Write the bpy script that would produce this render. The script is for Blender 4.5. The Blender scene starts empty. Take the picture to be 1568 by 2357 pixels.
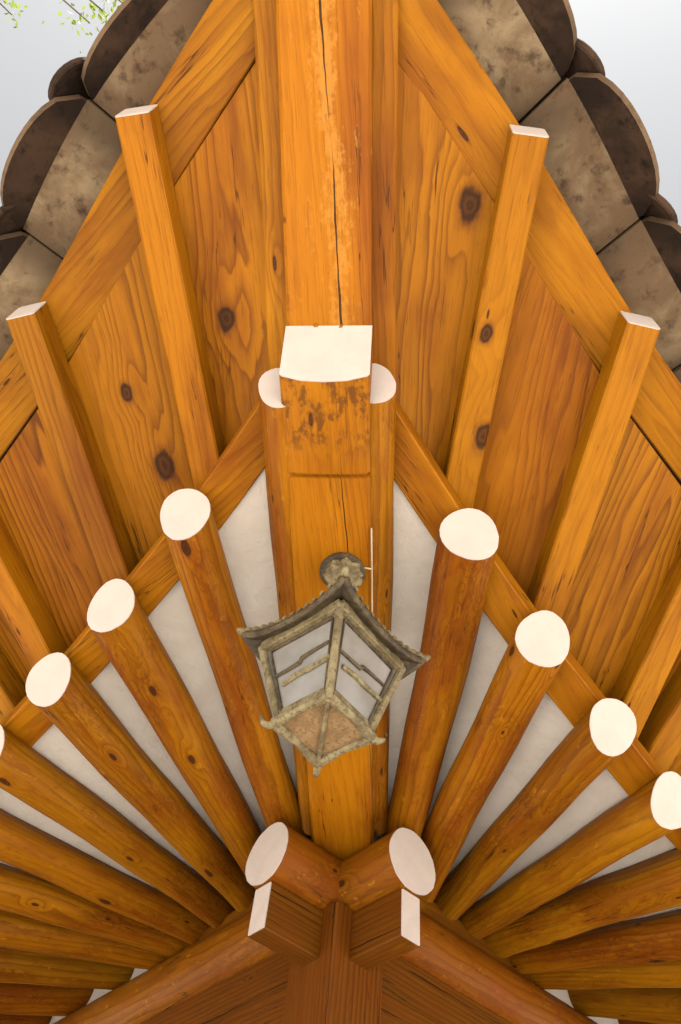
import bpy, math, random
import numpy as np
from mathutils import Vector, Matrix
random.seed(7)
sc = bpy.context.scene
COL = sc.collection
R = math.radians
ZP = 3.05                      # height of the purlin centre above the yard
S2 = 2 ** -.5

# ------------------------------------------------------------------ camera
yaw, pitch, roll = R(-8.573), R(56.726), R(7.963)
f = Vector((math.sin(yaw) * math.cos(pitch), math.cos(yaw) * math.cos(pitch), math.sin(pitch)))
r = Vector((math.cos(yaw), -math.sin(yaw), 0)); u = r.cross(f)
r2 = r * math.cos(roll) + u * math.sin(roll); u2 = -r * math.sin(roll) + u * math.cos(roll)
cam = bpy.data.cameras.new('camera'); cam_o = bpy.data.objects.new('camera', cam); COL.objects.link(cam_o)
cam_o.matrix_world = Matrix(((r2.x, u2.x, -f.x, .2026), (r2.y, u2.y, -f.y, -2.6316), (r2.z, u2.z, -f.z, ZP - 1.5579), (0, 0, 0, 1)))
cam.sensor_fit = 'VERTICAL'; cam.sensor_height = 36; cam.sensor_width = 36; cam.lens = 36 * 1800 / 2357
cam.clip_start = .05; cam.clip_end = 2000
sc.camera = cam_o

# ------------------------------------------------------------------ sky, sun, exposure
SUN_EL, SUN_AZ = R(63), math.atan2(.12, -1)
w = bpy.data.worlds.new('World'); sc.world = w; w.use_nodes = True
nt = w.node_tree; nt.nodes.clear()
sky = nt.nodes.new('ShaderNodeTexSky'); sky.sky_type = 'NISHITA'; sky.sun_disc = False
sky.sun_elevation = SUN_EL; sky.sun_rotation = SUN_AZ; sky.dust_density = 3; sky.air_density = 1.2; sky.ozone_density = 1
hs = nt.nodes.new('ShaderNodeHueSaturation'); hs.inputs['Saturation'].default_value = .05
bg = nt.nodes.new('ShaderNodeBackground'); bg.inputs['Strength'].default_value = .071
wo = nt.nodes.new('ShaderNodeOutputWorld')
nt.links.new(sky.outputs[0], hs.inputs['Color']); nt.links.new(hs.outputs[0], bg.inputs[0]); nt.links.new(bg.outputs[0], wo.inputs[0])
sun = bpy.data.lights.new('sun', 'SUN'); sun.energy = 5.0; sun.angle = R(.6); sun.color = (1, .95, .86)
sun_o = bpy.data.objects.new('sun', sun); COL.objects.link(sun_o); sun_o.location = (0, 0, 30)
sd = Vector((math.sin(SUN_AZ) * math.cos(SUN_EL), math.cos(SUN_AZ) * math.cos(SUN_EL), math.sin(SUN_EL)))
sun_o.rotation_euler = sd.to_track_quat('Z', 'Y').to_euler()
vs = sc.view_settings
vs.view_transform = 'Standard'; vs.look = 'None'; vs.gamma = 1; vs.use_curve_mapping = False
vs.exposure = 1.27
sc.cycles.max_bounces = 10; sc.cycles.diffuse_bounces = 1
sc.cycles.use_denoising = True

# ------------------------------------------------------------------ node helpers
class N:
    def __init__(s, name):
        s.m = bpy.data.materials.new(name); s.m.use_nodes = True
        s.t = s.m.node_tree; s.b = s.t.nodes['Principled BSDF']
    def n(s, typ, **kw):
        x = s.t.nodes.new(typ)
        for k, v in kw.items(): setattr(x, k, v)
        return x
    def put(s, sock, v):
        if isinstance(v, bpy.types.NodeSocket): s.t.links.new(v, sock)
        elif isinstance(v, tuple) and len(v) == 3 and sock.type == 'RGBA': sock.default_value = (*v, 1)
        else: sock.default_value = v
    def math(s, op, a, b=None, c=None, clamp=False):
        x = s.n('ShaderNodeMath', operation=op, use_clamp=clamp)
        s.put(x.inputs[0], a)
        if b is not None: s.put(x.inputs[1], b)
        if c is not None: s.put(x.inputs[2], c)
        return x.outputs[0]
    def vec(s, a, b, c):
        x = s.n('ShaderNodeCombineXYZ')
        for i, q in enumerate((a, b, c)): s.put(x.inputs[i], q)
        return x.outputs[0]
    def noise(s, v, scale=1., detail=2., rough=.5, dist=0.):
        x = s.n('ShaderNodeTexNoise'); s.put(x.inputs['Vector'], v)
        x.inputs['Scale'].default_value = scale; x.inputs['Detail'].default_value = detail
        x.inputs['Roughness'].default_value = rough; x.inputs['Distortion'].default_value = dist
        return x.outputs[0]
    def ramp(s, v, a, b, lo=0., hi=1.):
        x = s.n('ShaderNodeMapRange', interpolation_type='SMOOTHSTEP')
        s.put(x.inputs['Value'], v)
        for k, q in (('From Min', a), ('From Max', b), ('To Min', lo), ('To Max', hi)): x.inputs[k].default_value = q
        return x.outputs[0]
    def mix(s, f, a, b, mode='MIX'):
        x = s.n('ShaderNodeMix', data_type='RGBA', blend_type=mode)
        s.put(x.inputs[0], f); s.put(x.inputs[6], a); s.put(x.inputs[7], b)
        return x.outputs[2]
    def bump(s, h, strength=.3, dist=.01, prev=None):
        x = s.n('ShaderNodeBump'); x.inputs['Strength'].default_value = strength; x.inputs['Distance'].default_value = dist
        s.put(x.inputs['Height'], h)
        if prev is not None: s.put(x.inputs['Normal'], prev)
        return x.outputs[0]
    def done(s, col, rough=.6, normal=None, spec=.4, **kw):
        s.put(s.b.inputs['Base Color'], col); s.put(s.b.inputs['Roughness'], rough)
        s.b.inputs['Specular IOR Level'].default_value = spec
        if normal is not None: s.put(s.b.inputs['Normal'], normal)
        for k, v in kw.items(): s.put(s.b.inputs[k], v)
        return s.m

def wood(name, light, dark, red, log=False, rings=42., amp=2.2, knots=.62, kx=2.6, ky=4.2, crack=0., worn=0., stain=0., coff=.0, rough=.5, gstr=.85, spots=()):
    m = N(name)
    tc = m.n('ShaderNodeTexCoord'); sep = m.n('ShaderNodeSeparateXYZ'); m.put(sep.inputs[0], tc.outputs['Object'])
    x, y, z = sep.outputs
    rnd = m.n('ShaderNodeObjectInfo').outputs['Random']
    if log: v = m.math('MULTIPLY', m.math('ARCTAN2', y, m.math('MULTIPLY', z, -1.)), .075)
    else: v = m.math('ADD', y, m.math('MULTIPLY', z, .9))
    off = m.math('MULTIPLY', rnd, 40.)
    def sv(a, b): return m.vec(m.math('ADD', m.math('MULTIPLY', x, a), off), m.math('MULTIPLY', v, b), off)
    n1 = m.noise(sv(.85, 8.), 1, 2.5, .5)
    n0 = m.noise(sv(.5, 3.), 1, 1, .5)
    vo = m.n('ShaderNodeTexVoronoi', voronoi_dimensions='2D', feature='F1'); m.put(vo.inputs['Vector'], sv(kx, kx * ky))
    vo.inputs['Scale'].default_value = 1.
    gs = m.n('ShaderNodeSeparateColor'); m.put(gs.inputs[0], vo.outputs['Color'])
    gate = m.math('GREATER_THAN', gs.outputs[0], knots)
    size = m.math('ADD', .75, m.math('MULTIPLY', gs.outputs[1], 1.9))
    kd = m.math('ADD', m.math('MULTIPLY', vo.outputs['Distance'], size), m.math('MULTIPLY', m.math('SUBTRACT', 1., gate), 5.))
    for kx0, ky0, kr in spots:
        q = m.math('SQRT', m.math('ADD', m.math('POWER', m.math('MULTIPLY', m.math('SUBTRACT', x, kx0), .62), 2.), m.math('POWER', m.math('SUBTRACT', v, ky0), 2.)))
        kd = m.math('MINIMUM', kd, m.math('MULTIPLY', q, .07 / kr))
    wob = m.math('MULTIPLY', m.math('SUBTRACT', m.noise(sv(25, 40), 1, 2), .5), .06)
    kd = m.math('ADD', kd, wob)
    K = m.ramp(kd, .42, .0)
    val = m.math('ADD', m.math('ADD', m.math('MULTIPLY', v, rings), m.math('MULTIPLY', n1, amp * 2.2)), m.math('MULTIPLY', K, 1.8))
    val = m.math('ADD', val, m.math('MULTIPLY', m.noise(sv(9, 30), 1, 3), .35))
    fr = m.math('FRACT', val)
    saw = m.math('MULTIPLY', m.math('POWER', fr, 2.4), m.ramp(fr, 1., .86))
    fib = m.noise(sv(7., 230.), 1, 4, .7)
    tone = m.noise(sv(1.1, 7.), 1, 3, .55)
    patch = m.ramp(n0, .35, .7)
    g = m.math('MULTIPLY', saw, m.math('ADD', m.math('MULTIPLY', patch, .7), .45))
    c = m.mix(m.math('MULTIPLY', g, gstr, clamp=True), light, dark)
    c = m.mix(m.ramp(tone, .42, .78, 0, .75), c, red)
    c = m.mix(m.ramp(fib, .5, .72, 0, .45), c, dark)
    if log:                                     # curly figure and scraped flecks left by debarking
        fg = m.noise(sv(8., 24.), 1, 3, .55, 2.2)
        ln = m.math('SUBTRACT', 1., m.math('MULTIPLY', m.math('ABSOLUTE', m.math('SUBTRACT', fg, .5)), 16.), clamp=True)
        pm = m.ramp(m.noise(sv(2.2, 6.), 1, 2), .46, .62)
        c = m.mix(m.math('MULTIPLY', m.math('MULTIPLY', ln, pm), .75), c, (.16, .038, .002))
        sc2 = m.noise(sv(16., 46.), 1, 4, .7)
        c = m.mix(m.ramp(sc2, .57, .70, 0, .5), c, (.20, .052, .003)); c = m.mix(m.ramp(sc2, .40, .30, 0, .35), c, (.72, .33, .02))
        mot = m.noise(sv(3., 14.), 1, 4, .65)
        c = m.mix(m.ramp(mot, .47, .70, 0, .7), c, (.27, .066, .003))
    hv = m.n('ShaderNodeHueSaturation'); m.put(hv.inputs['Color'], c)
    m.put(hv.inputs['Value'], m.math('ADD', .70, m.math('MULTIPLY', m.noise(m.vec(off, off, 0.), 3.1, 0), .60)))
    m.put(hv.inputs['Hue'], m.math('ADD', .488, m.math('MULTIPLY', m.noise(m.vec(off, 7.7, off), 2.3, 0), .024)))
    c = hv.outputs[0]
    ck = m.math('ABSOLUTE', m.math('SUBTRACT', m.noise(sv(1.3, 34.), 1, 3, .6), .5))
    ckm = m.math('MULTIPLY', m.ramp(ck, .012, .004), m.ramp(m.noise(sv(2.6, 9.), 1, 2), .54, .64))
    c = m.mix(m.math('MULTIPLY', ckm, .8), c, (.035, .010, .002))
    mo = m.noise(sv(2.3, 5.), 1, 4, .6)
    c = m.mix(m.ramp(mo, .48, .74, 0, .5), c, (.17, .042, .002)); c = m.mix(m.ramp(mo, .40, .22, 0, .35), c, (.62, .27, .008))
    # fine dark pitch streaks and specks
    sp = m.ramp(m.noise(sv(9, 110), 1, 4, .7), .62, .74, 0, .6)
    c = m.mix(sp, c, (.09, .026, .004))
    c = m.mix(m.ramp(kd, .13, .06, 0, .6), c, (.15, .042, .006))
    kr_ = m.math('MULTIPLY', m.math('ADD', .5, m.math('MULTIPLY', m.math('SINE', m.math('MULTIPLY', kd, 150.)), .5)), .22)
    c = m.mix(m.math('MULTIPLY', m.ramp(kd, .085, .06), m.math('ADD', .68, kr_)), c, (.030, .010, .003))
    h = m.math('ADD', m.math('MULTIPLY', saw, -.25), m.math('MULTIPLY', fib, .3))
    h = m.math('SUBTRACT', h, m.ramp(kd, .09, .05, 0, .8)); h = m.math('SUBTRACT', h, ckm)
    if crack:
        wv = m.math('MULTIPLY', m.math('SUBTRACT', m.noise(m.vec(m.math('MULTIPLY', x, 2.2), off, 0.), 1, 4, .6), .5), .034)
        cd = m.math('ABSOLUTE', m.math('SUBTRACT', v, m.math('ADD', wv, coff)))
        wid = m.math('MULTIPLY', m.ramp(m.noise(m.vec(m.math('MULTIPLY', x, 3.2), 4.7, off), 1, 2), .30, .62), .0032 * crack)
        cm = m.math('LESS_THAN', cd, wid)
        h = m.math('SUBTRACT', h, m.math('MULTIPLY', cm, 2.))
        if worn:
            wn = m.math('ADD', m.math('ADD', m.math('MULTIPLY', m.noise(sv(6, 30), 1, 6, .75), .6), m.math('MULTIPLY', m.noise(sv(60, 90), 1, 3, .7), .4)), m.ramp(cd, .05, .0, 0, .17))
            c = m.mix(m.ramp(wn, .56, .70, 0, worn), c, (.58, .27, .045))
        c = m.mix(m.math('MULTIPLY', cm, .92), c, (.02, .007, .003))
    if stain:
        sx = m.ramp(x, stain - .25, stain - .13)
        sn = m.noise(m.vec(m.math('MULTIPLY', x, 14), m.math('MULTIPLY', y, 22), z), 1, 4, .65)
        c = m.mix(m.math('MULTIPLY', sx, m.ramp(sn, .47, .58, 0, .72)), c, (.10, .035, .008))
    bmp = m.bump(h, .25, .004, m.bump(m.noise(sv(7, 30) if log else sv(4, 12), 1, 3), .5 if log else .35, .012))
    rg = m.math('ADD', rough - .06, m.math('MULTIPLY', fib, .16))
    return m.done(c, rg, bmp, .2)

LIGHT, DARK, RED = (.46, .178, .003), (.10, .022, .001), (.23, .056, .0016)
M = {}
M['log'] = wood('pine_log', tuple(q * .9 for q in LIGHT), DARK, RED, log=True, rings=34, amp=2.6, knots=.66, kx=3.0, ky=2.6)
BEAM = dict(light=LIGHT, dark=DARK, red=RED, rings=34, amp=3.2, knots=.78, gstr=.6)
M['beam'] = wood('pine_beam', **BEAM)
M['hip'] = wood('pine_hip', LIGHT, DARK, RED, rings=40, amp=2.8, gstr=.5, knots=.93, crack=.55, worn=.0, stain=1.235)
M['hip_worn'] = wood('pine_hip_worn', LIGHT, DARK, RED, rings=40, amp=2.8, gstr=.5, knots=.93, crack=1.0, worn=.6, coff=-.012)
BOARD = dict(light=(.45, .168, .003), dark=DARK, red=(.29, .085, .002), rings=30, amp=3.6, knots=.82, kx=2.0, ky=2.0, gstr=1.0)
M['board'] = wood('pine_board', **BOARD)
M['beam_log'] = wood('pine_purlin', (.29, .095, .0025), (.10, .023, .0012), (.17, .042, .0015), log=True, rings=30, amp=2.6, knots=.8, kx=3.0, ky=2.6)
M['strip'] = wood('pine_strip', LIGHT, DARK, RED, rings=34, amp=3.4, knots=.8, gstr=.6)
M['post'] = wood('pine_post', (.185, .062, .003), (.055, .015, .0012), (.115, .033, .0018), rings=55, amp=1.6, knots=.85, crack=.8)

def plain(name, col, var=.12, scale=6., rough=.8, spec=.25, bump=.15, detail=5., bd=.004, col2=None):
    m = N(name); tc = m.n('ShaderNodeTexCoord')
    n = m.noise(tc.outputs['Object'], scale, detail, .6)
    n2 = m.noise(tc.outputs['Object'], scale * 9, 3, .6)
    c2 = col2 or tuple(q * (1 - var * 2) for q in col)
    c = m.mix(m.ramp(n, .35, .72), col, c2)
    c = m.mix(m.ramp(n2, .5, .8, 0, .25), c, c2)
    return m.done(c, rough, m.bump(n2, bump, bd), spec)
M['end'] = plain('white_end_paint', (.70, .62, .585), .04, 16, .7, bump=.2, bd=.003)
m = N('lime_plaster'); tc = m.n('ShaderNodeTexCoord')
a_ = m.noise(tc.outputs['Object'], 5, 5, .65, .6); b_ = m.noise(tc.outputs['Object'], 26, 4, .65, 1.2); d_ = m.noise(tc.outputs['Object'], 1.6, 3)
cp = m.mix(m.ramp(a_, .38, .70), (.94, .885, .835), (.86, .79, .725)); cp = m.mix(m.ramp(b_, .56, .74, 0, .35), cp, (.74, .655, .57)); cp = m.mix(m.ramp(d_, .55, .75, 0, .4), cp, (.84, .77, .695))
M['plaster'] = m.done(cp, .92, m.bump(m.math('ADD', b_, m.math('MULTIPLY', a_, 1.5)), .5, .008), .15)

def tile_mat(name, base, light, dark, sc_, amt):
    m = N(name); tc = m.n('ShaderNodeTexCoord'); rnd = m.n('ShaderNodeObjectInfo').outputs['Random']
    add = m.n('ShaderNodeVectorMath', operation='ADD'); m.put(add.inputs[0], tc.outputs['Object'])
    m.put(add.inputs[1], m.vec(m.math('MULTIPLY', rnd, 31.), m.math('MULTIPLY', rnd, 17.), 0.))
    v = add.outputs[0]
    a = m.noise(v, sc_, 5, .62, .4); b = m.noise(v, sc_ * 3.1, 5, .65); d = m.noise(v, 130, 2, .6)
    c = m.mix(m.ramp(a, .38, .66), base, light)
    c = m.mix(m.ramp(b, .52, .72, 0, amt), c, dark)
    c = m.mix(m.ramp(d, .6, .75, 0, .3), c, dark)
    sp_ = m.n('ShaderNodeSeparateXYZ'); m.put(sp_.inputs[0], tc.outputs['Object'])
    ed = m.math('MULTIPLY', m.ramp(m.math('ABSOLUTE', sp_.outputs[0]), .07, .19), m.ramp(a, .36, .58, .25, 1.))
    c = m.mix(m.math('MULTIPLY', ed, .75), c, dark)
    return m.done(c, .85, m.bump(m.math('ADD', b, m.math('MULTIPLY', d, .4)), .3, .004), .2)
M['tile'] = tile_mat('clay_tile_underside', (.17, .112, .066), (.33, .25, .155), (.055, .033, .021), 6, .9)
M['plate'] = tile_mat('dark_tile_plate', (.026, .017, .013), (.075, .044, .028), (.009, .007, .006), 9, .8)
M['cover'] = tile_mat('grey_cover_tile', (.075, .058, .045), (.13, .10, .075), (.03, .022, .018), 8, .8)
M['rim'] = tile_mat('lit_brown_tile_rim', (.13, .082, .048), (.19, .13, .08), (.06, .036, .022), 9, .8)  # paler brown than the plate: light on the down-facing edge put into colour
M['deck'] = plain('roof_clay_bed', (.12, .09, .06), .2, 4, .95)
M['stone'] = plain('granite', (.125, .115, .105), .15, 14, .85)  # kept dark so the platform bounces little light up to the rafters

# ------------------------------------------------------------------ object helpers
WM = {}
def empty(name, loc, rz=0., parent=None):
    o = bpy.data.objects.new(name, None); COL.objects.link(o); o.empty_display_size = .1
    o.matrix_world = Matrix.Translation(loc) @ Matrix.Rotation(rz, 4, 'Z'); WM[o] = o.matrix_world.copy()
    return o
def frame(origin, xd, up=(0, 0, 1)):
    x = Vector(xd).normalized(); z0 = Vector(up)
    y = z0.cross(x).normalized(); z = x.cross(y)
    return Matrix(((x.x, y.x, z.x, origin[0]), (x.y, y.y, z.y, origin[1]), (x.z, y.z, z.z, origin[2]), (0, 0, 0, 1)))
def mk(name, V, F, mat, parent, xd=(1, 0, 0), origin=None, up=(0, 0, 1), smooth=32, world=True):
    """one mesh object from world-space points; its local X runs along xd"""
    V = [Vector(p) for p in V]
    if origin is None:
        lo = [min(p[i] for p in V) for i in range(3)]; hi = [max(p[i] for p in V) for i in range(3)]
        origin = [(a + b) / 2 for a, b in zip(lo, hi)]
    Mw = frame(origin, xd, up); inv = Mw.inverted()
    me = bpy.data.meshes.new(name); me.from_pydata([inv @ p for p in V], [], F); me.update()
    o = bpy.data.objects.new(name, me); COL.objects.link(o)
    if isinstance(mat, (list, tuple)):
        for q in mat: me.materials.append(q)
    else: me.materials.append(mat)
    if smooth:
        for p in me.polygons: p.use_smooth = True
        me.set_sharp_from_angle(angle=R(smooth))
    WM[o] = Mw
    if parent is not None:
        o.parent = parent; o.matrix_basis = WM[parent].inverted() @ Mw
    else: o.matrix_basis = Mw
    return o
def loft(rings, caps=(True, True), closed=True):
    V = [p for q in rings for p in q]; n = len(rings[0]); F = []
    for i in range(len(rings) - 1):
        for j in range(n if closed else n - 1):
            k = (j + 1) % n
            F.append((i * n + j, i * n + k, (i + 1) * n + k, (i + 1) * n + j))
    if caps[0]: F.append(tuple(reversed(range(n))))
    if caps[1]: F.append(tuple(range((len(rings) - 1) * n, len(rings) * n)))
    return V, F
def rect_ring(c, x, y, a, b, ch=.004):
    """chamfered rectangle a x b about c in the plane of unit vectors x, y"""
    a, b = a / 2, b / 2
    return [c + x * px + y * py for px, py in ((a - ch, -b), (a, -b + ch), (a, b - ch), (a - ch, b), (-a + ch, b), (-a, b - ch), (-a, -b + ch), (-a + ch, -b))]
def box(name, c, sx, sy, sz, mat, parent, xd=(1, 0, 0), ch=.004, up=(0, 0, 1)):
    m = frame(c, xd, up); x, y, z = (Vector(m.col[i][:3]) for i in range(3)); c = Vector(c)
    V, F = loft([rect_ring(c - x * sx / 2, y, z, sy, sz, ch), rect_ring(c + x * sx / 2, y, z, sy, sz, ch)])
    return mk(name, V, F, mat, parent, xd, c, up)
def P(side, s, d, z): return Vector((side * (s + d) * S2, (s - d) * S2, ZP + z))
def hermite(xs, ys):
    xs = np.array(xs, float); ys = np.array(ys, float); m = np.gradient(ys, xs)
    def fn(x):
        if x <= xs[0]: return float(ys[0] + m[0] * (x - xs[0]))
        if x >= xs[-1]: return float(ys[-1])
        i = int(np.searchsorted(xs, x) - 1); h = xs[i + 1] - xs[i]; t = (x - xs[i]) / h
        return float((1 + 2 * t) * (1 - t) ** 2 * ys[i] + t * (1 - t) ** 2 * h * m[i] + t * t * (3 - 2 * t) * ys[i + 1] + t * t * (t - 1) * h * m[i + 1])
    return fn

# ------------------------------------------------------------------ ground
m = N('sandy_yard'); tc = m.n('ShaderNodeTexCoord')
n1 = m.noise(tc.outputs['Object'], .5, 6, .6); n2 = m.noise(tc.outputs['Object'], 60, 4, .7)
c = m.mix(m.ramp(n1, .35, .7), (.60, .535, .47), (.52, .46, .40)); c = m.mix(m.ramp(n2, .45, .75, 0, .5), c, (.37, .315, .26))
M['ground'] = m.done(c, .95, m.bump(n2, .3, .01), .15)
g = mk('ground', [(-400, -400, 0), (400, -400, 0), (400, 400, 0), (-400, 400, 0)], [(0, 1, 2, 3)], M['ground'], None, smooth=0)
g['kind'] = 'structure'; g['label'] = 'pale sandy yard around the timber building'

# ------------------------------------------------------------------ the building
B = empty('timber_building', (0, 0, 0))
B['label'] = 'traditional timber building corner with orange pine eaves, white-painted rafter ends and clay tiles'
B['category'] = 'building'
X = Vector((1, 0, 0)); Y = Vector((0, 1, 0)); Z = Vector((0, 0, 1))

# the hip line
def chun_z(y): return .10 + (.235 - .10) * (-.135 - y) / 1.73
def sar_z(y):
    t = (-1.94 - y) / .70
    return .40 + .165 * t + .015 * t * t
def add_end(name, ring, nrm, parent, mat=None, th=.003, wob=.0):
    """thin coat of white paint over a cut end"""
    c = sum(ring, Vector()) / len(ring)
    a = []
    for i, p in enumerate(ring):
        k = 1 - .004 - random.random() * wob
        a.append(c + (p - c) * k)
    b = [p + nrm * th for p in a]
    V, F = loft([[p - nrm * .002 for p in a], b])
    return mk(name, V, F, mat or M['end'], parent, (1, 0, 0), smooth=30)

def hip_section(y, w, z0, h, belly=0., ch=.008, lean=0.):
    a = w / 2
    pts = [(-a + ch, z0), (-a * .5, z0 - belly * .8), (0, z0 - belly), (a * .5, z0 - belly * .8), (a - ch, z0), (a, z0 + ch), (a, z0 + h), (-a, z0 + h), (-a, z0 + ch)]
    return [Vector((px, y - (pz - z0) * lean, ZP + pz)) for px, pz in pts]
rings = []
for y in (.5, .1, -.3, -.7, -1.1, -1.4, -1.588): rings.append(hip_section(y, .212 + .006 * (-y), chun_z(y), .19))
rings.append(hip_section(-1.592, .206, chun_z(-1.59) + .010, .18)); rings.append(hip_section(-1.600, .206, chun_z(-1.6) + .010, .18))
rings.append(hip_section(-1.604, .222, chun_z(-1.6), .17, .006))
for y in (-1.66, -1.74): rings.append(hip_section(y, .223, chun_z(y), .17, .012))
rings.append(hip_section(-1.866, .226, chun_z(-1.866), .165, .018, .006, .42))
V, F = loft(rings)
hip = mk('hip_rafter', V, F, M['hip'], B, (0, -1, 0), (0, -.63, ZP + .25), smooth=30)
hip['label'] = 'broad cracked lower corner rafter with stained white-painted end'
add_end('painted_end', rings[-1], Vector((0, -1, -.42)).normalized(), hip)
rings = [hip_section(y, .222, sar_z(y) if y < -1.6 else sar_z(-1.6), .17) for y in (-1.1, -1.6, -1.9, -2.1, -2.3, -2.5, -2.7, -2.85)] + [hip_section(-2.95, .222, sar_z(-2.95), .17, 0, .008, .3)]
V, F = loft(rings)
hip2 = mk('upper_hip_rafter', V, F, M['hip_worn'], B, (0, -1, .2), (0, -2.2, ZP + .5), smooth=30)
hip2['label'] = 'upper corner rafter with a long crack and pale worn patches'
add_end('painted_end', rings[-1], Vector((0, -1, -.3)).normalized(), hip2)

def log(name, p_in, p_out, r_in, r_out, lean=22., parent=B, mat=None, n=30, seg=11, end=True, wav=.0034, lean_axis=None, facet=0.):
    """a debarked log from p_in to p_out, the outer end cut leaning outward at the top and painted"""
    ax = (p_out - p_in); L = ax.length; ax.normalize()
    sd_ = ax.cross(Z).normalized(); up = sd_.cross(ax)
    ph = [random.random() * 6.28 for _ in range(4)]
    tl = math.tan(R(lean)) if lean else 0.
    rings = []
    bow = (random.random() - .5) * .022; bow2 = (random.random() - .5) * .016
    for i in range(seg + 1):
        t = i / seg; ring = []
        k = math.sin(math.pi * t)
        for j in range(n):
            a = 2 * math.pi * j / n
            rr = r_in + (r_out - r_in) * t + wav * (math.sin(2 * a + ph[0] + t * 3) + .8 * math.sin(3 * a + ph[1] - t * 7) + .6 * math.sin(t * 17 + ph[2] + a))
            h = rr * math.sin(a)
            ring.append(p_in + ax * (L * t + (tl * h if i == seg else 0)) + sd_ * (rr * math.cos(a) + bow * k) + up * (h + bow2 * k))
        rings.append(ring)
    if lean: rings.insert(seg, [q - ax * .0 for q in rings[seg - 1]]); rings.pop(seg)
    V, F = loft(rings)
    o = mk(name, V, F, mat or M['log'], parent, ax, (p_in + p_out) / 2)
    if end:
        nn = (ax - up * tl).normalized()
        add_end('painted_end', rings[-1], nn, o, wob=.02)
    return o

T = {  # per side: rafter ends (s, d, z), flying rafter ends (s, d, z)
    -1: dict(r=[(-1.13, 1.375, .285), (-.755, 1.326, .21), (-.403, 1.302, .13), (-.083, 1.286, .06), (.26, 1.28, 0), (.55, 1.275, -.06), (.81, 1.27, -.125), (1.06, 1.265, -.18), (1.42, 1.26, -.215), (1.78, 1.26, -.235), (2.14, 1.26, -.24)],
             b=[(-2.0, 2.10, .60), (-1.387, 2.047, .50), (-.793, 1.977, .42), (-.29, 1.95, .345), (.12, 1.93, .285), (.42, 1.92, .24), (.72, 1.915, .195), (1.05, 1.91, .15), (1.42, 1.91, .115), (1.78, 1.91, .095), (2.14, 1.91, .09)],
             bi=[None, -.81, -.36, .03]),
    1: dict(r=[(-1.15, 1.36, .285), (-.741, 1.277, .20), (-.405, 1.233, .09), (-.085, 1.204, .01), (.215, 1.17, -.05), (.48, 1.16, -.105), (.74, 1.155, -.155), (.95, 1.15, -.19), (1.33, 1.15, -.215), (1.69, 1.15, -.225), (2.05, 1.15, -.23)],
            b=[(-2.0, 2.09, .60), (-1.325, 2.014, .50), (-.791, 1.928, .42), (-.29, 1.885, .345), (.10, 1.86, .28), (.40, 1.845, .23), (.68, 1.83, .185), (.98, 1.82, .145), (1.33, 1.81, .115), (1.69, 1.81, .10), (2.05, 1.81, .095)],
            bi=[None, -.78, -.36, .06]),
}
SMAX = 6.2
for t in T.values():
    for key in ('r', 'b'):
        while t[key][-1][0] < 5.9: q = t[key][-1]; t[key].append((q[0] + .36, q[1], q[2]))
KNOTS = {('board', -1, 0): [(-1.157, 1.577, .021)], ('board', 1, 0): [(-1.33, 1.811, .026)], ('board', -1, 1): [(-.778, 1.65, .017), (-.69, 1.42, .03)],
         ('fly', 1, 0): [(-.85, 1.434, .022), (-1.057, 1.632, .015)]}
def knotted(o, key, side, **kw):
    """give a piece its own pine with the large knots seen on it"""
    if key not in KNOTS: return
    inv = WM[o].inverted(); sp = []
    for s, d, kr in KNOTS[key]:
        q = inv @ P(side, s, d, .45)
        nz = min(o.data.vertices, key=lambda w_: (w_.co.x - q.x) ** 2 + (w_.co.y - q.y) ** 2 + w_.co.z * .001).co.z
        sp.append((q.x, q.y + .9 * nz, kr))
    o.data.materials[0] = wood(o.data.materials[0].name + '_knotted', spots=sp, **kw)
FAN = (1.1, -1.1)          # where the fan rafters aim, inside the building
RR = .075                  # rafter radius
ST_H, ST_W = .072, .115    # inner eave strip
BH, BW = .092, .092        # flying rafter section

def sweep_strip(name, side, ss, fd, fz, wid, hgt, mat, parent, label=None):
    """timber following the eave curve; fd(s) is its outer edge, fz(s) its bottom"""
    rings = []
    for s in ss:
        d, z = fd(s), fz(s)
        q = []
        for dd, zz in ((0, .004), (-.004, 0), (-wid + .004, 0), (-wid, .004), (-wid, hgt - .004), (-wid + .004, hgt), (-.004, hgt), (0, hgt - .004)):
            q.append(P(side, s, d + dd, z + zz))
        rings.append(q)
    if side > 0: rings = [list(reversed(q)) for q in rings]
    V, F = loft(rings)
    o = mk(name, V, F, mat, parent, P(side, ss[-1], fd(ss[-1]), fz(ss[-1])) - P(side, ss[0], fd(ss[0]), fz(ss[0])), P(side, ss[len(ss) // 2], fd(ss[len(ss) // 2]), fz(ss[len(ss) // 2])), smooth=30)
    if label: o['label'] = label
    return o

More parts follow.
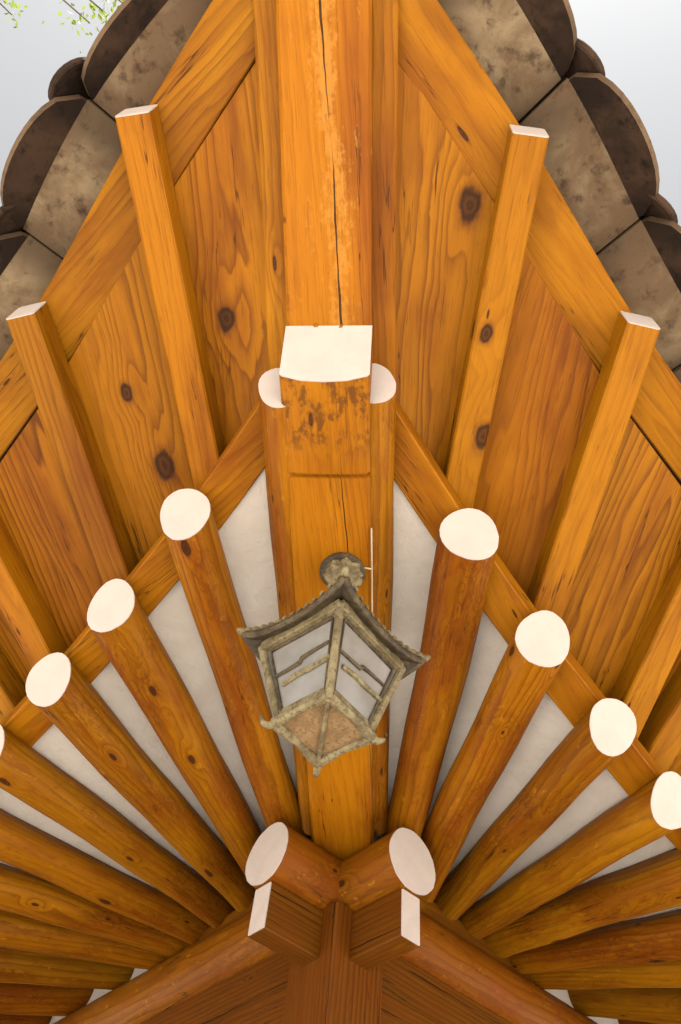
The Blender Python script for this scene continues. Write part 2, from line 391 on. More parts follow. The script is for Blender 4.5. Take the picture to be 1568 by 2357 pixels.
for side in (-1, 1):
    t = T[side]
    rs = [q[0] for q in t['r']]
    rd, rz = hermite(rs, [q[1] for q in t['r']]), hermite(rs, [q[2] for q in t['r']])
    bs = [q[0] for q in t['b']]
    bd, bz = hermite(bs, [q[1] for q in t['b']]), hermite(bs, [q[2] for q in t['b']])
    # ---- rafters
    lines = []               # (inner point (s,d,z), outer (s,d,z))
    for i, (s, d, z) in enumerate(t['r']):
        if i == 0: continue
        if s < 1.1:
            k = d / (d - FAN[1]); s0 = s + (FAN[0] - s) * k          # plan position over the purlin
            z0 = .104 + .075 * max(0, 1 - s0 / 1.1) + .058
            di = -.10
            si = s + (FAN[0] - s) * (d - di) / (d - FAN[1])
        else: s0, z0, di, si = s, .192, -.5, s
        zi = z0 + (z0 - z) * (-di) / d
        lines.append(((si, di, zi), (s, d, z)))
        rj = 1 + random.uniform(-.05, .05)
        o = log('rafter', P(side, si, di, zi), P(side, s, d, z), (.064 if s < 1.1 else .071) * rj, RR * rj, lean=24)
    # half-round rafter planted on the side of the hip
    x0 = side * (.106 if side > 0 else .112)
    p_in, p_out = Vector((x0 * .95, -.12, ZP + .215)), Vector((x0 * 1.07, -1.81, ZP + (.318 if side > 0 else .290)))
    log('rafter', p_in, p_out, .054, .064, lean=24)
    # ---- inner eave strip on the rafter ends
    ss = list(np.arange(-1.35, SMAX, .12))
    sweep_strip('eave_strip', side, ss, lambda s: rd(s) - .004, lambda s: rz(s) + RR - .010, ST_W, ST_H, M['strip'], B)
    # ---- plaster between the rafters
    allr = [((-.06, .10, .21), (-1.30, 1.40, .30))] + lines
    for (a0, a1), (b0, b1) in zip(allr[:-1], allr[1:]):
        V = []; nn = 9; fa = 1 - (ST_W - .012) / (a1[1] - a0[1]); fb = 1 - (ST_W - .012) / (b1[1] - b0[1])
        for k in range(nn + 1):
            q = k / nn
            for j in range(7):
                e = j / 6
                A = [a0[i] + (a1[i] - a0[i]) * q * fa for i in range(3)]; Bq = [b0[i] + (b1[i] - b0[i]) * q * fb for i in range(3)]
                c = [A[i] + (Bq[i] - A[i]) * e for i in range(3)]
                V.append(P(side, c[0], c[1], c[2] + .022 + .040 * q + .010 * math.sin(math.pi * e)))
        F = [(k * 7 + j, k * 7 + j + 1, (k + 1) * 7 + j + 1, (k + 1) * 7 + j) for k in range(nn) for j in range(6)]
        n_ = len(V); V += [p + Z * .02 for p in V]
        F += [tuple(n_ + i for i in reversed(q)) for q in F]
        mk('plaster_infill', V, F, M['plaster'], B, (0, -1, 0), smooth=60)
    # plaster wall closing the gaps between the rafters over the purlin
    V = [P(side, 1.0, .02, .07), P(side, 6.2, .02, .07), P(side, 6.2, .02, .30), P(side, 1.0, .02, .30),
         P(side, 1.0, -.04, .07), P(side, 6.2, -.04, .07), P(side, 6.2, -.04, .30), P(side, 1.0, -.04, .30)]
    mk('plaster_stop', V, [(0, 1, 2, 3), (7, 6, 5, 4), (0, 4, 5, 1), (1, 5, 6, 2), (2, 6, 7, 3), (3, 7, 4, 0)], M['plaster'], B, P(side, 1, 0, 0) - P(side, 0, 0, 0), smooth=0)
    # ---- tapering wedge under the fan rafters
    rings = []
    for s in (-.02, .2, .45, .7, .9, 1.06):
        h = .105 + .075 * max(0, 1 - s / 1.1) + .012
        rings.append([P(side, s, .052, .085), P(side, s, .056, h - .004), P(side, s, .052, h), P(side, s, -.05, h), P(side, s, -.05, .085)])
    V, F = loft(rings)
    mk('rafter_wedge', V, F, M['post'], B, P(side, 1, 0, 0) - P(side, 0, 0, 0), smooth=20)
    # ---- flying rafters
    fl = []
    for i in range(1, len(t['b'])):
        so, do, zo = t['b'][i]
        if i < len(t['bi']): si = t['bi'][i]
        else:
            k = rs[i]; si = k
        dI = rd(si); zI = rz(si) + RR - .010 + ST_H
        po, pi = Vector((so, do, zo)), Vector((si, dI, zI))
        if i >= len(t['bi']) and si < 1.1:      # lie on the fan line
            so = si + (si - FAN[0]) * (do - dI) / (dI - FAN[1]); po.x = so; po.y = bd(so); po.z = bz(so)
        v = po - pi; pin = pi - v * .14
        fl.append((pi, po))
        a, b_ = P(side, *pin), P(side, *po)
        ax = (b_ - a).normalized(); lat = ax.cross(Z).normalized(); up = lat.cross(ax)
        rings = []
        for q in (0, .35, .7, 1.):
            c = a + (b_ - a) * q + up * BH / 2
            ring = rect_ring(c, lat, up, BW * (1 - .06 * q), BH, .005)
            if q == 1.: ring = [p + ax * ((p - c).dot(up) + BH / 2) * .23 for p in ring]
            rings.append(ring)
        V, F = loft(rings)
        o = mk('flying_rafter', V, F, M['beam'], B, ax, (a + b_) / 2, smooth=20)
        add_end('painted_end', rings[-1], (ax - up * .23).normalized(), o)
        knotted(o, ('fly', side, i - 1), side, **BEAM)
    # half flying rafter on the side of the upper hip rafter
    rings = []
    for y in (-1.62, -1.95, -2.3, -2.6, -2.8):
        z0 = sar_z(y) + .048
        rings.append([Vector((side * xx, y, ZP + z0 + zz)) for xx, zz in ((.105, 0), (.168, 0), (.172, .004), (.172, .11), (.105, .11))])
    if side > 0: rings = [list(reversed(q)) for q in rings]
    V, F = loft(rings)
    mk('flying_rafter', V, F, M['beam'], B, (0, -1, .2), smooth=20)
    # ---- boards over the flying rafters, one for each bay
    OW = .152                                       # width of outer strip
    def at_b(pi, po, d, lift):
        k = (d - pi.y) / (po.y - pi.y); c = pi + (po - pi) * k
        return Vector((c.x, c.y, c.z + lift))
    hipi = (Vector((-1.22, 1.41, sar_z(-1.86) + .085)), Vector((-1.91, 2.09, sar_z(-2.83) + .085)))
    edges = [(hipi[0], hipi[1], 0)] + [(a, b_, BH) for a, b_ in fl]
    nbay = 0
    for e0, e1 in zip(edges[:-1], edges[1:]):
        V = []; nn = 6
        for k in range(nn + 1):
            q = k / nn
            for j in range(4):
                e = j / 3
                ds = []
                for (a, b_, lf) in (e0, e1):
                    d0 = a.y - .10; d1 = b_.y - OW - .020
                    ds.append(at_b(a, b_, d0 + (d1 - d0) * q, lf))
                V.append(P(side, *(ds[0] + (ds[1] - ds[0]) * e)))
        F = [(k * 4 + j, k * 4 + j + 1, (k + 1) * 4 + j + 1, (k + 1) * 4 + j) for k in range(nn) for j in range(3)]
        n_ = len(V); V += [p + Z * .022 for p in V]
        F2 = [tuple(n_ + i for i in reversed(q)) for q in F]
        F += F2
        bord = [j for j in range(4)] + [k * 4 + 3 for k in range(1, nn + 1)] + [nn * 4 + j for j in (2, 1, 0)] + [k * 4 for k in range(nn - 1, 0, -1)]
        for a_, b__ in zip(bord, bord[1:] + bord[:1]): F.append((b__, a_, a_ + n_, b__ + n_))
        mid0 = P(side, *at_b(e0[0], e0[1], 1.4, e0[2])) + P(side, *at_b(e1[0], e1[1], 1.4, e1[2])); mid1 = P(side, *at_b(e0[0], e0[1], 1.9, e0[2])) + P(side, *at_b(e1[0], e1[1], 1.9, e1[2]))
        bo = mk('soffit_board', V, F, M['board'], B, mid1 - mid0, smooth=25)
        knotted(bo, ('board', side, nbay), side, **BOARD); nbay += 1
    # ---- outer eave strip that carries the tiles
    ss = list(np.arange(-1.99, SMAX, .12))
    sweep_strip('outer_eave_strip', side, ss, lambda s: bd(s) - .006, lambda s: bz(s) + BH - .004, OW, .046, M['strip'], B)
    # ---- eave tiles
    joint0 = -1.335 if side > 0 else -1.30
    pitch_t = .385 if side > 0 else .392
    def tz(s): return bz(s) + BH + .050
    for k in range(-2, 19):
        sa, sb = joint0 + pitch_t * k + .003, joint0 + pitch_t * (k + 1) - .003
        sm = (sa + sb) / 2; lip = .128 + random.uniform(-.008, .008); yaw_t = random.uniform(-.012, .012); dz = random.uniform(-.008, .006); tilt = random.uniform(-.012, .012)
        nj = 12; th = .017; LEAN, DP = .64, (.092 if side < 0 else .100)
        if side < 0 and k < 0: lip -= .034; yaw_t = .024; LEAN, DP = .52, .076
        def pt(e, dd, low):
            s = sa + (sb - sa) * e; q = 2 * e - 1
            sag = .030 * (1 - q * q)
            return P(side, s, bd(s) + dd + yaw_t * q, tz(s) + dz + tilt * q + .034 - sag - .16 * dd + (0 if low else th))
        rows = (-.42, -.2, -.03, lip * .5, lip)
        V = []; F = []
        for low in (True, False):
            for dd in rows:
                for j in range(nj + 1): V.append(pt(j / nj, dd, low))
        na = (nj + 1) * len(rows)
        for rI in range(len(rows) - 1):
            for j in range(nj):
                a = rI * (nj + 1) + j
                F.append((a, a + 1, a + nj + 2, a + nj + 1)); F.append((na + a + nj + 1, na + a + nj + 2, na + a + 1, na + a))
        for rI in (0, len(rows) - 1):
            for j in range(nj):
                a = rI * (nj + 1) + j; q = (a, a + 1, na + a + 1, na + a)
                F.append(q if rI else tuple(reversed(q)))
        for rI in range(len(rows) - 1):
            for j in (0, nj):
                a = rI * (nj + 1) + j; q = (a, a + nj + 1, na + a + nj + 1, na + a)
                F.append(q if not j else tuple(reversed(q)))
        tl = mk('eave_tile', V, F, M['tile'], B, P(side, sb, bd(sb), 0) - P(side, sa, bd(sa), 0), smooth=40)
        # drop plate leaning out from the lip
        V = []; F = []; nr = 5
        for thk in (0, .016):
            for i in range(nr + 1):
                for j in range(nj + 1):
                    e = j / nj; q = 2 * e - 1
                    depth = .026 + DP * math.sqrt(max(0., 1 - (abs(q) ** 2.2)))
                    w_ = i / nr * depth
                    base = pt(.012 + .976 * e, lip - .006, True)
                    n_out = P(side, 0, 1, 0) - P(side, 0, 0, 0)
                    V.append(base + n_out * (w_ * LEAN + thk * .77) + Z * (-w_ * .77 + thk * .64 + .006))
        nb = (nj + 1) * (nr + 1)
        for i in range(nr):
            for j in range(nj):
                a = i * (nj + 1) + j
                F.append((a, a + 1, a + nj + 2, a + nj + 1)); F.append((nb + a + nj + 1, nb + a + nj + 2, nb + a + 1, nb + a))
        bord = [j for j in range(nj + 1)] + [i * (nj + 1) + nj for i in range(1, nr + 1)] + [nr * (nj + 1) + j for j in range(nj - 1, -1, -1)] + [i * (nj + 1) for i in range(nr - 1, 0, -1)]
        nf = len(F)
        for a_, b__ in zip(bord, bord[1:] + bord[:1]): F.append((b__, a_, a_ + nb, b__ + nb))
        dp = mk('drop_plate', V, F, [M['plate'], M['rim']], tl, P(side, sb, bd(sb), 0) - P(side, sa, bd(sa), 0), smooth=40)
        for p_ in dp.data.polygons:
            if p_.index >= nf: p_.material_index = 1
        # cover tile over the joint with its end disc
        s = joint0 + pitch_t * k; rc = .078; lipc = lip + .035; V = []; F = []
        n_out = P(side, 0, 1, 0) - P(side, 0, 0, 0); al = P(side, 1, 0, 0) - P(side, 0, 0, 0)
        base = P(side, s, bd(s), tz(s) + .040)
        for rr in (rc, rc - .015):
            for dd in (-.40, -.1, lipc):
                for j in range(13):
                    a = math.pi * j / 12
                    V.append(base + n_out * dd + al * (rr * math.cos(a)) + Z * (rr * math.sin(a) - .16 * dd))
        for i in range(2):
            for j in range(12):
                a = i * 13 + j
                F.append((a, a + 1, a + 14, a + 13)); F.append((39 + a + 13, 39 + a + 14, 39 + a + 1, 39 + a))
        for j in range(12): F.append((26 + j, 26 + j + 1, 39 + 26 + j + 1, 39 + 26 + j)); F.append((j + 1, j, 39 + j, 39 + j + 1))
        for i in range(2):
            for j in (0, 12): a = i * 13 + j; F.append((a, a + 13, 39 + a + 13, 39 + a))
        ct = mk('cover_tile', V, F, M['cover'], B, n_out, smooth=40)
        c = base + n_out * lipc + Z * (-.16 * lipc + .0)
        dn = (n_out * .92 + Z * .38).normalized(); upv = al.cross(dn); upv = upv if upv.z > 0 else -upv
        ring = lambda rr, o_: [c + dn * o_ + al * rr * math.cos(2 * math.pi * j / 24) + upv * rr * math.sin(2 * math.pi * j / 24) for j in range(24)]
        V, F = loft([ring(.074, 0), ring(.078, .004), ring(.078, .014), ring(.074, .018), ring(.066, .018), ring(.062, .012)])
        mk('end_disc', V, F, M['plate'], ct, al, smooth=30)
    # ---- clay bed and deck of the roof above
    V = []; F = []; ns, nd = 30, 10
    for up_ in (0, .09):
        for i in range(nd + 1):
            d = 1.97 - 6.4 * i / nd
            for j in range(ns + 1):
                s = -d + (6.4 + d) * j / ns if i < nd else max(-d, -d + (6.4 + d) * j / ns)
                so = s if s > -2 else -2
                dq = min(d, bd(so) - .06)
                V.append(P(side, s, dq, bz(so) + BH + .052 + .42 * (1.97 - d) + up_))
    q0 = (ns + 1) * (nd + 1)
    for i in range(nd):
        for j in range(ns):
            a = i * (ns + 1) + j; F.append((a, a + 1, a + ns + 2, a + ns + 1)); F.append((q0 + a + ns + 1, q0 + a + ns + 2, q0 + a + 1, q0 + a))
    mk('roof_deck', V, F, M['deck'], B, (1, 0, 0), smooth=40)
    # ---- purlin, plate under it, beam and wall
    al = (P(side, 1, 0, 0) - P(side, 0, 0, 0)); no = P(side, 0, 1, 0) - P(side, 0, 0, 0)
    eP = .345
    pl = log('purlin', P(side, 6.4, 0, 0), P(side, -eP, 0, 0), .108, .110, lean=0, mat=M['beam_log'] if 'beam_log' in M else M['log'], wav=.001, n=40)
    box_c = P(side, (6.4 - .335) / 2, 0, -.108 - .078)
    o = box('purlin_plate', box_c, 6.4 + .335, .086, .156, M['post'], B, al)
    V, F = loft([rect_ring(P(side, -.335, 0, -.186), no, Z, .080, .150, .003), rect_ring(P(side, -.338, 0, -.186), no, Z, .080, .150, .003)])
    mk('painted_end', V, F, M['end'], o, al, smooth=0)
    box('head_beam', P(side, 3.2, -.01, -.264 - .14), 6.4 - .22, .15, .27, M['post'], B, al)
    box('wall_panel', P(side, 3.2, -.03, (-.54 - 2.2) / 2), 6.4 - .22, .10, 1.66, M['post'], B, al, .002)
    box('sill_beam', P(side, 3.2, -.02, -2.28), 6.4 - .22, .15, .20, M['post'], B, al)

# columns
def column(x, y):
    a = Vector((S2, S2, 0))
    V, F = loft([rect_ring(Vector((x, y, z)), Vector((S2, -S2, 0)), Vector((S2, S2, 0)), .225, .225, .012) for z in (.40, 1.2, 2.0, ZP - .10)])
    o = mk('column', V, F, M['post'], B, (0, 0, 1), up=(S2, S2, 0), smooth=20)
    V, F = loft([rect_ring(Vector((x, y, z)), Vector((S2, -S2, 0)), Vector((S2, S2, 0)), w_, w_, .03) for z, w_ in ((.29, .44), (.34, .42), (.402, .32))])
    mk('base_stone', V, F, M['stone'], o, (1, 0, 0), smooth=20)
column(0, 0)
for side in (-1, 1):
    for s_ in (3.1, 6.2): p = P(side, s_, 0, 0); column(p.x, p.y)
V, F = loft([[Vector(q) for q in ((0, -2.1, z), (6.0, 3.9, z), (0, 9.9, z), (-6.0, 3.9, z))] for z in (0, .30)])
mk('stone_platform', V, F, M['stone'], B, (1, 0, 0), smooth=0)['label'] = 'unseen low granite platform under the walls, made dark and wide to cut bounce light'  # out of view; widened under the eave to darken the rafters above

# ------------------------------------------------------------------ lantern
def metal(name, a, b_, c_, rough=.55):
    m = N(name); tc = m.n('ShaderNodeTexCoord')
    n = m.noise(tc.outputs['Object'], 22, 5, .65); n2 = m.noise(tc.outputs['Object'], 120, 3, .6)
    c = m.mix(m.ramp(n, .4, .62), a, b_); c = m.mix(m.ramp(n2, .48, .7, 0, .7), c, c_)
    return m.done(c, rough, m.bump(m.math('ADD', n, m.math('MULTIPLY', n2, .6)), .5, .004), .4)
M['bronze'] = metal('weathered_bronze', (.17, .135, .07), (.31, .26, .145), (.05, .036, .02))
M['bronze_dark'] = metal('dark_bronze', (.055, .040, .024), (.13, .10, .055), (.018, .013, .009))
M['tray'] = metal('brown_tray', (.27, .17, .08), (.36, .24, .12), (.16, .10, .05), .7)
m = N('frosted_glass'); tc = m.n('ShaderNodeTexCoord'); n = m.noise(tc.outputs['Object'], 9, 4, .6)
M['glass'] = m.done(m.mix(m.ramp(n, .35, .7), (.40, .385, .36), (.52, .51, .50)), .12, m.bump(n, .1, .003), .5, **{'Transmission Weight': .35})
LO = Vector((.031, -1.30, ZP + chun_z(-1.30))); LR = R(9)
LA = empty('hanging_lantern', LO, LR)
LA['label'] = 'weathered bronze lantern with flared roof and frosted panes hanging under the corner rafter'
LA['category'] = 'lantern'
LM = Matrix.Translation(LO) @ Matrix.Rotation(LR, 4, 'Z')
def lk(name, V, F, mat, parent=LA, smooth=35, xd=(1, 0, 0)): return mk(name, [LM @ Vector(p) for p in V], F, mat, parent, xd, smooth=smooth)
def tube(name, pts, rad, mat, parent=LA, n=10, local=True, xd=(1, 0, 0)):
    rings = []; pts = [Vector(p) for p in pts]
    rad = rad if isinstance(rad, (list, tuple)) else [rad] * len(pts)
    for i, p in enumerate(pts):
        tn = (pts[min(i + 1, len(pts) - 1)] - pts[max(i - 1, 0)]).normalized()
        a = tn.cross(Vector((.31, .2, .93)) if abs(tn.z) < .9 else Vector((1, 0, 0))).normalized(); b_ = tn.cross(a)
        rings.append([p + (a * math.cos(6.2832 * j / n) + b_ * math.sin(6.2832 * j / n)) * rad[i] for j in range(n)])
    V, F = loft(rings)
    if local: return lk(name, V, F, mat, parent)
    return mk(name, V, F, mat, parent, xd)
def lathe(name, prof, mat, c=(0, 0), n=24, parent=LA, lobes=0):
    k_ = lambda j: 1 + (.13 * math.cos(6.2832 * j / n * lobes) if lobes else 0)
    V, F = loft([[Vector((c[0] + q * k_(j) * math.cos(6.2832 * j / n), c[1] + q * k_(j) * math.sin(6.2832 * j / n), z)) for j in range(n)] for q, z in prof])
    return lk(name, V, F, mat, parent)
lathe('ceiling_mount', [(.062, .004), (.065, -.004), (.065, -.010), (.056, -.014), (.056, -.020), (.046, -.030), (.036, -.040), (.020, -.046)], M['bronze_dark'])
lathe('mount_knob', [(.006, -.112), (.028, -.108), (.043, -.094), (.049, -.074), (.042, -.062), (.047, -.052), (.037, -.038), (.022, -.030)], M['bronze'], c=(.004, -.034), n=32, lobes=8)
lathe('stem', [(.013, -.04), (.011, -.08), (.020, -.10), (.022, -.115), (.012, -.13), (.014, -.17), (.03, -.185)], M['bronze'])
cor = [Vector((0, -1, 0)), Vector((1, 0, 0)), Vector((0, 1, 0)), Vector((-1, 0, 0))]
# flared ribbed roof
def roof_pt(qd, t, q, low):
    A, Bc = cor[qd], cor[(qd + 1) % 4]
    e = (A * (1 - q) + Bc * (1 + q)) * .5
    hd = .222 * (1 - .06 * (1 - q * q))
    p = e * (hd * (.06 + .94 * t))
    zt = -.175 - .165 * (1 - (1 - t) ** 1.5) + (abs(q) ** 3) * t ** 3 * .032
    rib = .0045 * (1 - 2 * abs(((q * 6) % 1) - .5)) * t if not low else 0
    return Vector((p.x, p.y, zt + (rib if not low else -.016)))
V = []; F = []; NT, NQ = 7, 24
for low in (False, True):
    for qd in range(4):
        for i in range(NT + 1):
            for j in range(NQ + 1): V.append(roof_pt(qd, i / NT, -1 + 2 * j / NQ, low))
n_q = (NT + 1) * (NQ + 1); half = n_q * 4
for qd in range(4):
    for i in range(NT):
        for j in range(NQ):
            a = qd * n_q + i * (NQ + 1) + j
            F.append((a, a + NQ + 1, a + NQ + 2, a + 1)); F.append((half + a + 1, half + a + NQ + 2, half + a + NQ + 1, half + a))
    for j in range(NQ):
        a = qd * n_q + NT * (NQ + 1) + j; F.append((a + 1, a, half + a, half + a + 1))
lk('roof', V, F, M['bronze_dark'])
for qd in range(4):
    pts = [roof_pt(qd, t_, -1, False) + Vector((0, 0, .006)) for t_ in (0, .2, .4, .6, .8, .95)]
    tip = roof_pt(qd, 1, -1, False)
    pts += [tip + cor[qd] * .010 + Vector((0, 0, .004)), tip + cor[qd] * .020 + Vector((0, 0, .010))]
    tube('hip_ridge', pts, [.009] * 6 + [.010, .005], M['bronze'])
    V = []; F = []
    for j in range(13):
        q = -1 + 2 * (j + .5) / 13
        rr = [[roof_pt(qd, t_, q, False) + Vector((0, 0, .002)) + (Vector((math.cos(a), 0, math.sin(a))) if abs(cor[qd].x) > 2 else (((cor[(qd + 1) % 4] - cor[qd]).normalized() * math.cos(a) + Z * math.sin(a)))) * .0066 + (cor[qd] + cor[(qd + 1) % 4]) * (.007 if t_ == 1 else 0) for a in [6.2832 * i / 8 for i in range(8)]] for t_ in (.25, .5, .75, 1)]
        v_, f_ = loft(rr); o_ = len(V); V += v_; F += [tuple(o_ + i for i in fc) for fc in f_]
    rb = lk('roof_ribs', V, F, M['bronze']); rb['kind'] = 'stuff'
    # rolled rim under the eave
    q0, q1 = cor[qd], cor[(qd + 1) % 4]
    pts = [roof_pt(qd, 1, -1 + 2 * j / 12, True) + Vector((0, 0, .008)) for j in range(13)]
    tube('eave_rim', pts, [.0085] * 13, M['bronze_dark'])
zt_, zb_, ht, hb = -.352, -.568, .172, .100
for qd in range(4):
    A, Bc = cor[qd], cor[(qd + 1) % 4]
    a0, a1 = A * ht + Z * zt_, A * hb + Z * zb_
    b0, b1 = Bc * ht + Z * zt_, Bc * hb + Z * zb_
    def bar(name, p, q, w_, h_, mat=M['bronze'], parent=LA):
        p, q = Vector(p), Vector(q); ax = (q - p).normalized(); nn = ((A + Bc) * .5).normalized()
        yv = ax.cross(nn).normalized(); nn = yv.cross(ax)
        V, F = loft([rect_ring(p, yv, nn, w_, h_, .0015), rect_ring(q, yv, nn, w_, h_, .0015)])
        return lk(name, V, F, mat, parent, 20)
    tube('corner_post', [a0, (a0 + a1) / 2, a1], [.0105, .0095, .0095], M['bronze'], n=8)
    bar('top_rail', a0 * .985 - Z * .004, b0 * .985 - Z * .004, .030, .018)
    bar('bottom_rail', a1 * .985 + Z * .006, b1 * .985 + Z * .006, .022, .016)
    ins = .955
    i0, i1, j0, j1 = (Vector((p.x * ins, p.y * ins, p.z)) for p in (a0, a1, b0, b1))
    nn = ((A + Bc) * .5).normalized() * .003
    V, F = loft([[i0, j0, j1, i1], [p - nn for p in (i0, j0, j1, i1)]])
    pane = lk('pane', V, F, M['glass'], smooth=0)
    def on(e, v_): return (i0 + (j0 - i0) * e) * (1 - v_) + (i1 + (j1 - i1) * e) * v_ + nn * .8
    bar('inner_rail', on(.07, .10), on(.93, .10), .006, .008, M['bronze_dark'], pane)
    bar('inner_stile', on(.07, .10), on(.07, .93), .006, .008, M['bronze_dark'], pane)
    bar('inner_stile', on(.93, .10), on(.93, .93), .006, .008, M['bronze_dark'], pane)
    tube('branch_bar', [on(.05, .46), on(.30, .45), on(.47, .44), on(.50, .40), on(.62, .385), on(.90, .37)], [.0045, .005, .0055, .006, .005, .004], M['bronze_dark'], pane, n=6)
    tube('branch_bar', [on(.16, .60), on(.40, .57), on(.60, .575), on(.96, .56)], [.006, .007, .007, .0065], M['bronze'], pane, n=6)
# base tray
for qd in range(4):
    A, Bc = cor[qd], cor[(qd + 1) % 4]
    a, b_ = A * .109 + Z * (zb_ - .010), Bc * .109 + Z * (zb_ - .010)
    mid = (a + b_) / 2 + Z * .006
    tube('tray_rim', [a, a * .75 + b_ * .25 + Z * .002, mid, a * .25 + b_ * .75 + Z * .002, b_], [.013, .011, .010, .011, .013], M['bronze'], n=8)
    k = 1.5 if qd == 2 else 1.
    tube('tray_curl', [A * .104 + Z * (zb_ - .01), A * (.104 + .018 * k) + Z * (zb_ - .018), A * (.104 + .030 * k) + Z * (zb_ - .012), A * (.104 + .035 * k) + Z * (zb_ + .004)], [.011, .008, .0065, .004], M['bronze'], n=8)
V, F = loft([[c_ * .103 + Z * (zb_ - .006) for c_ in cor], [c_ * .103 + Z * (zb_ - .000) for c_ in cor]])
lk('tray_panel', V, F, M['tray'], smooth=0)
tube('tray_rib', [cor[0] * .10 + Z * (zb_ - .012), Z * (zb_ - .010), cor[2] * .10 + Z * (zb_ - .012)], .005, M['bronze'], n=8)
lathe('bulb_screw', [(.003, zb_ - .024), (.008, zb_ - .02), (.009, zb_ - .012), (.006, zb_ - .004)], M['bronze'], c=(0, -.106), n=12)

# pale cable feeding the lantern
m = N('cream_cable'); M['cable'] = m.done((.70, .58, .42), .5)
pts = [Vector((.1135, y, ZP + chun_z(y) - .003)) for y in (-1.44, -1.36, -1.30, -1.22, -1.12, -1.02)]
cb = tube('cable', pts, .0024, M['cable'], None, 8, local=False, xd=(0, 1, 0))
cb['label'] = 'thin cream electric cable tacked along the hip rafter edge to the lantern'; cb['category'] = 'cable'
tube('branch_lead', [Vector((.1135, -1.31, ZP + chun_z(-1.31) - .003)), Vector((.085, -1.315, ZP + chun_z(-1.31) - .004)), LM @ Vector((.03, -.01, -.02))], .003, M['cable'], cb, 8, local=False)

# ------------------------------------------------------------------ tree whose twigs hang into view
m = N('leaf_green'); rnd = m.n('ShaderNodeTexCoord')
n = m.noise(rnd.outputs['Object'], 1.7, 3)
c = m.mix(m.ramp(n, .35, .65), (.13, .20, .025), (.20, .26, .05))
M['leaf'] = m.done(c, .5, None, .3, **{'Transmission Weight': .0, 'Subsurface Weight': .0})
tr = m.n('ShaderNodeBsdfTranslucent'); m.put(tr.inputs['Color'], m.mix(.5, c, (.30, .38, .06)))
mx = m.n('ShaderNodeMixShader'); mx.inputs[0].default_value = .5
out = [q for q in m.t.nodes if q.type == 'OUTPUT_MATERIAL'][0]
m.t.links.new(m.b.outputs[0], mx.inputs[1]); m.t.links.new(tr.outputs[0], mx.inputs[2]); m.t.links.new(mx.outputs[0], out.inputs[0])
M['bark'] = plain('bark', (.16, .12, .085), .25, 10, .9, bump=.6, bd=.02)
TR = empty('leafy_tree', (-5.2, -5.4, 0))
TR['label'] = 'tall green leafy tree whose twigs hang into the sky beside the eave'; TR['category'] = 'tree'
rg = random.Random(3)
segs = []
def grow(p, d, L, rad, lev):
    pts = [p]; rads = [rad]; nseg = 5
    for i in range(nseg):
        d = (d + Vector((rg.uniform(-.18, .18), rg.uniform(-.18, .18), rg.uniform(-.05, .14)))).normalized()
        p = p + d * L / nseg; pts.append(p); rads.append(rad * (1 - .6 * (i + 1) / nseg))
    segs.append((pts, rads, lev))
    if lev < 3:
        for k in range((6, 5, 5)[lev]):
            i = rg.randint(2 if lev == 0 else 1, nseg); q = pts[i]
            dd = (d * .5 + Vector((rg.uniform(-1, 1), rg.uniform(-1, 1), rg.uniform(-.1, .7)))).normalized()
            grow(q, dd, L * rg.uniform(.45, .62), rads[i] * .6, lev + 1)
grow(Vector((-5.2, -5.4, 0)), Vector((.03, .02, 1)), 5.4, .19, 0)
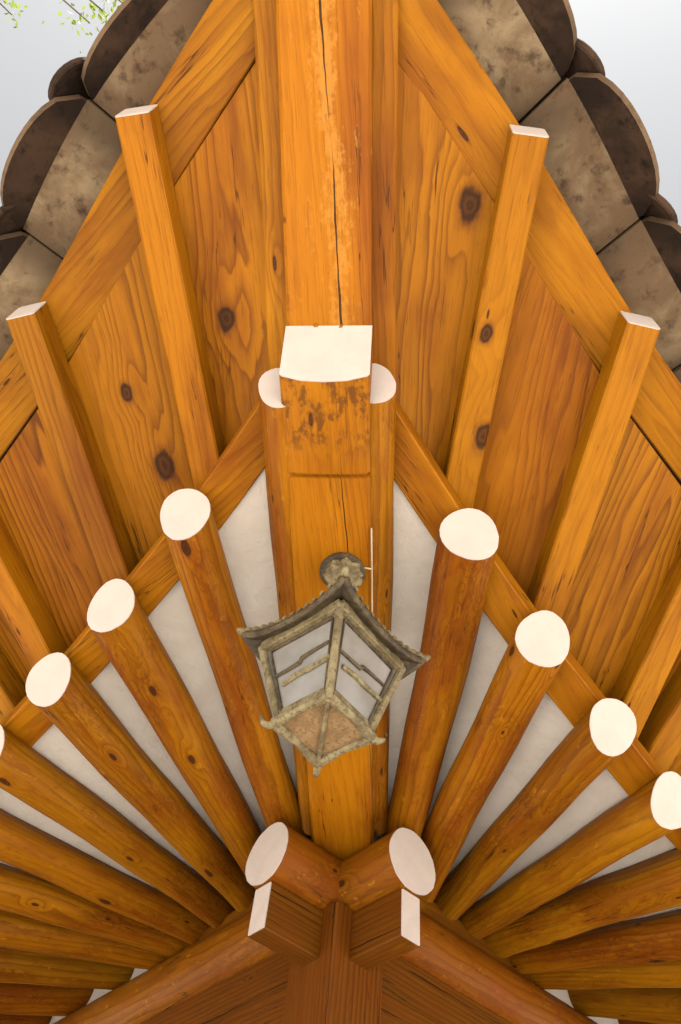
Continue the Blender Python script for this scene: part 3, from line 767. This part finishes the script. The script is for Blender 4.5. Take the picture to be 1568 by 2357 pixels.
# two long twigs reaching over towards the roof corner
C0 = Vector((.2026, -2.6316, ZP - 1.5579))
targets = [((-.335, .006, .942), 8.0), ((-.318, -.002, .948), 8.1), ((-.405, -.004, .914), 8.3), ((-.30, -.010, .954), 8.0)]
top = Vector((-4.9, -5.2, 6.2))
tips = []
for dv, dist in targets:
    e = C0 + Vector(dv).normalized() * dist
    pts = [top + (e - top) * t_ + Vector((0, 0, .5 * math.sin(math.pi * t_))) for t_ in (0, .25, .5, .75, 1)]
    segs.append((pts, [.045, .03, .02, .012, .006], 2)); tips.append((pts, e))
V = []; F = []
for pts, rads, lev in segs:
    n = 8 if lev < 2 else 5; rings = []
    for i, p in enumerate(pts):
        tn = (pts[min(i + 1, len(pts) - 1)] - pts[max(i - 1, 0)]).normalized(); a = tn.orthogonal().normalized(); b_ = tn.cross(a)
        rings.append([p + (a * math.cos(6.2832 * j / n) + b_ * math.sin(6.2832 * j / n)) * rads[i] for j in range(n)])
    v_, f_ = loft(rings); o_ = len(V); V += v_; F += [tuple(o_ + i for i in q) for q in f_]
mk('trunk', V, F, M['bark'], TR, smooth=50)
V = []; F = []
def leaf(p, s):
    a = Vector((rg.gauss(0, 1), rg.gauss(0, 1), rg.gauss(0, .6))).normalized(); b_ = a.orthogonal().normalized()
    b_ = (Matrix.Rotation(rg.uniform(0, 6.28), 3, a) @ b_)
    n_ = a.cross(b_); o_ = len(V)
    V.extend([p, p + a * s * .45 + b_ * s * .28 + n_ * s * .05, p + a * s, p + a * s * .45 - b_ * s * .28 + n_ * s * .05]); F.extend([(o_, o_ + 1, o_ + 2), (o_, o_ + 2, o_ + 3)])
for pts, rads, lev in segs[:-len(tips)]:
    if lev < 2: continue
    for k in range(46 if lev == 3 else 24):
        q = pts[rg.randint(1, len(pts) - 1)]
        leaf(q + Vector((rg.gauss(0, .2), rg.gauss(0, .2), rg.gauss(0, .16))), rg.uniform(.07, .13))
for pts, e in tips:
    for k in range(34):
        leaf(e + Vector((rg.gauss(0, .10), rg.gauss(-.03, .09), rg.gauss(0, .12))), rg.uniform(.04, .07))
    for k in range(60):
        t_ = rg.uniform(.45, .95); i = min(int(t_ * 4), 3); q = pts[i].lerp(pts[i + 1], t_ * 4 - i)
        leaf(q + Vector((rg.gauss(0, .12), rg.gauss(0, .12), rg.gauss(0, .1))), rg.uniform(.04, .07))
mk('crown', V, F, M['leaf'], TR, smooth=0)
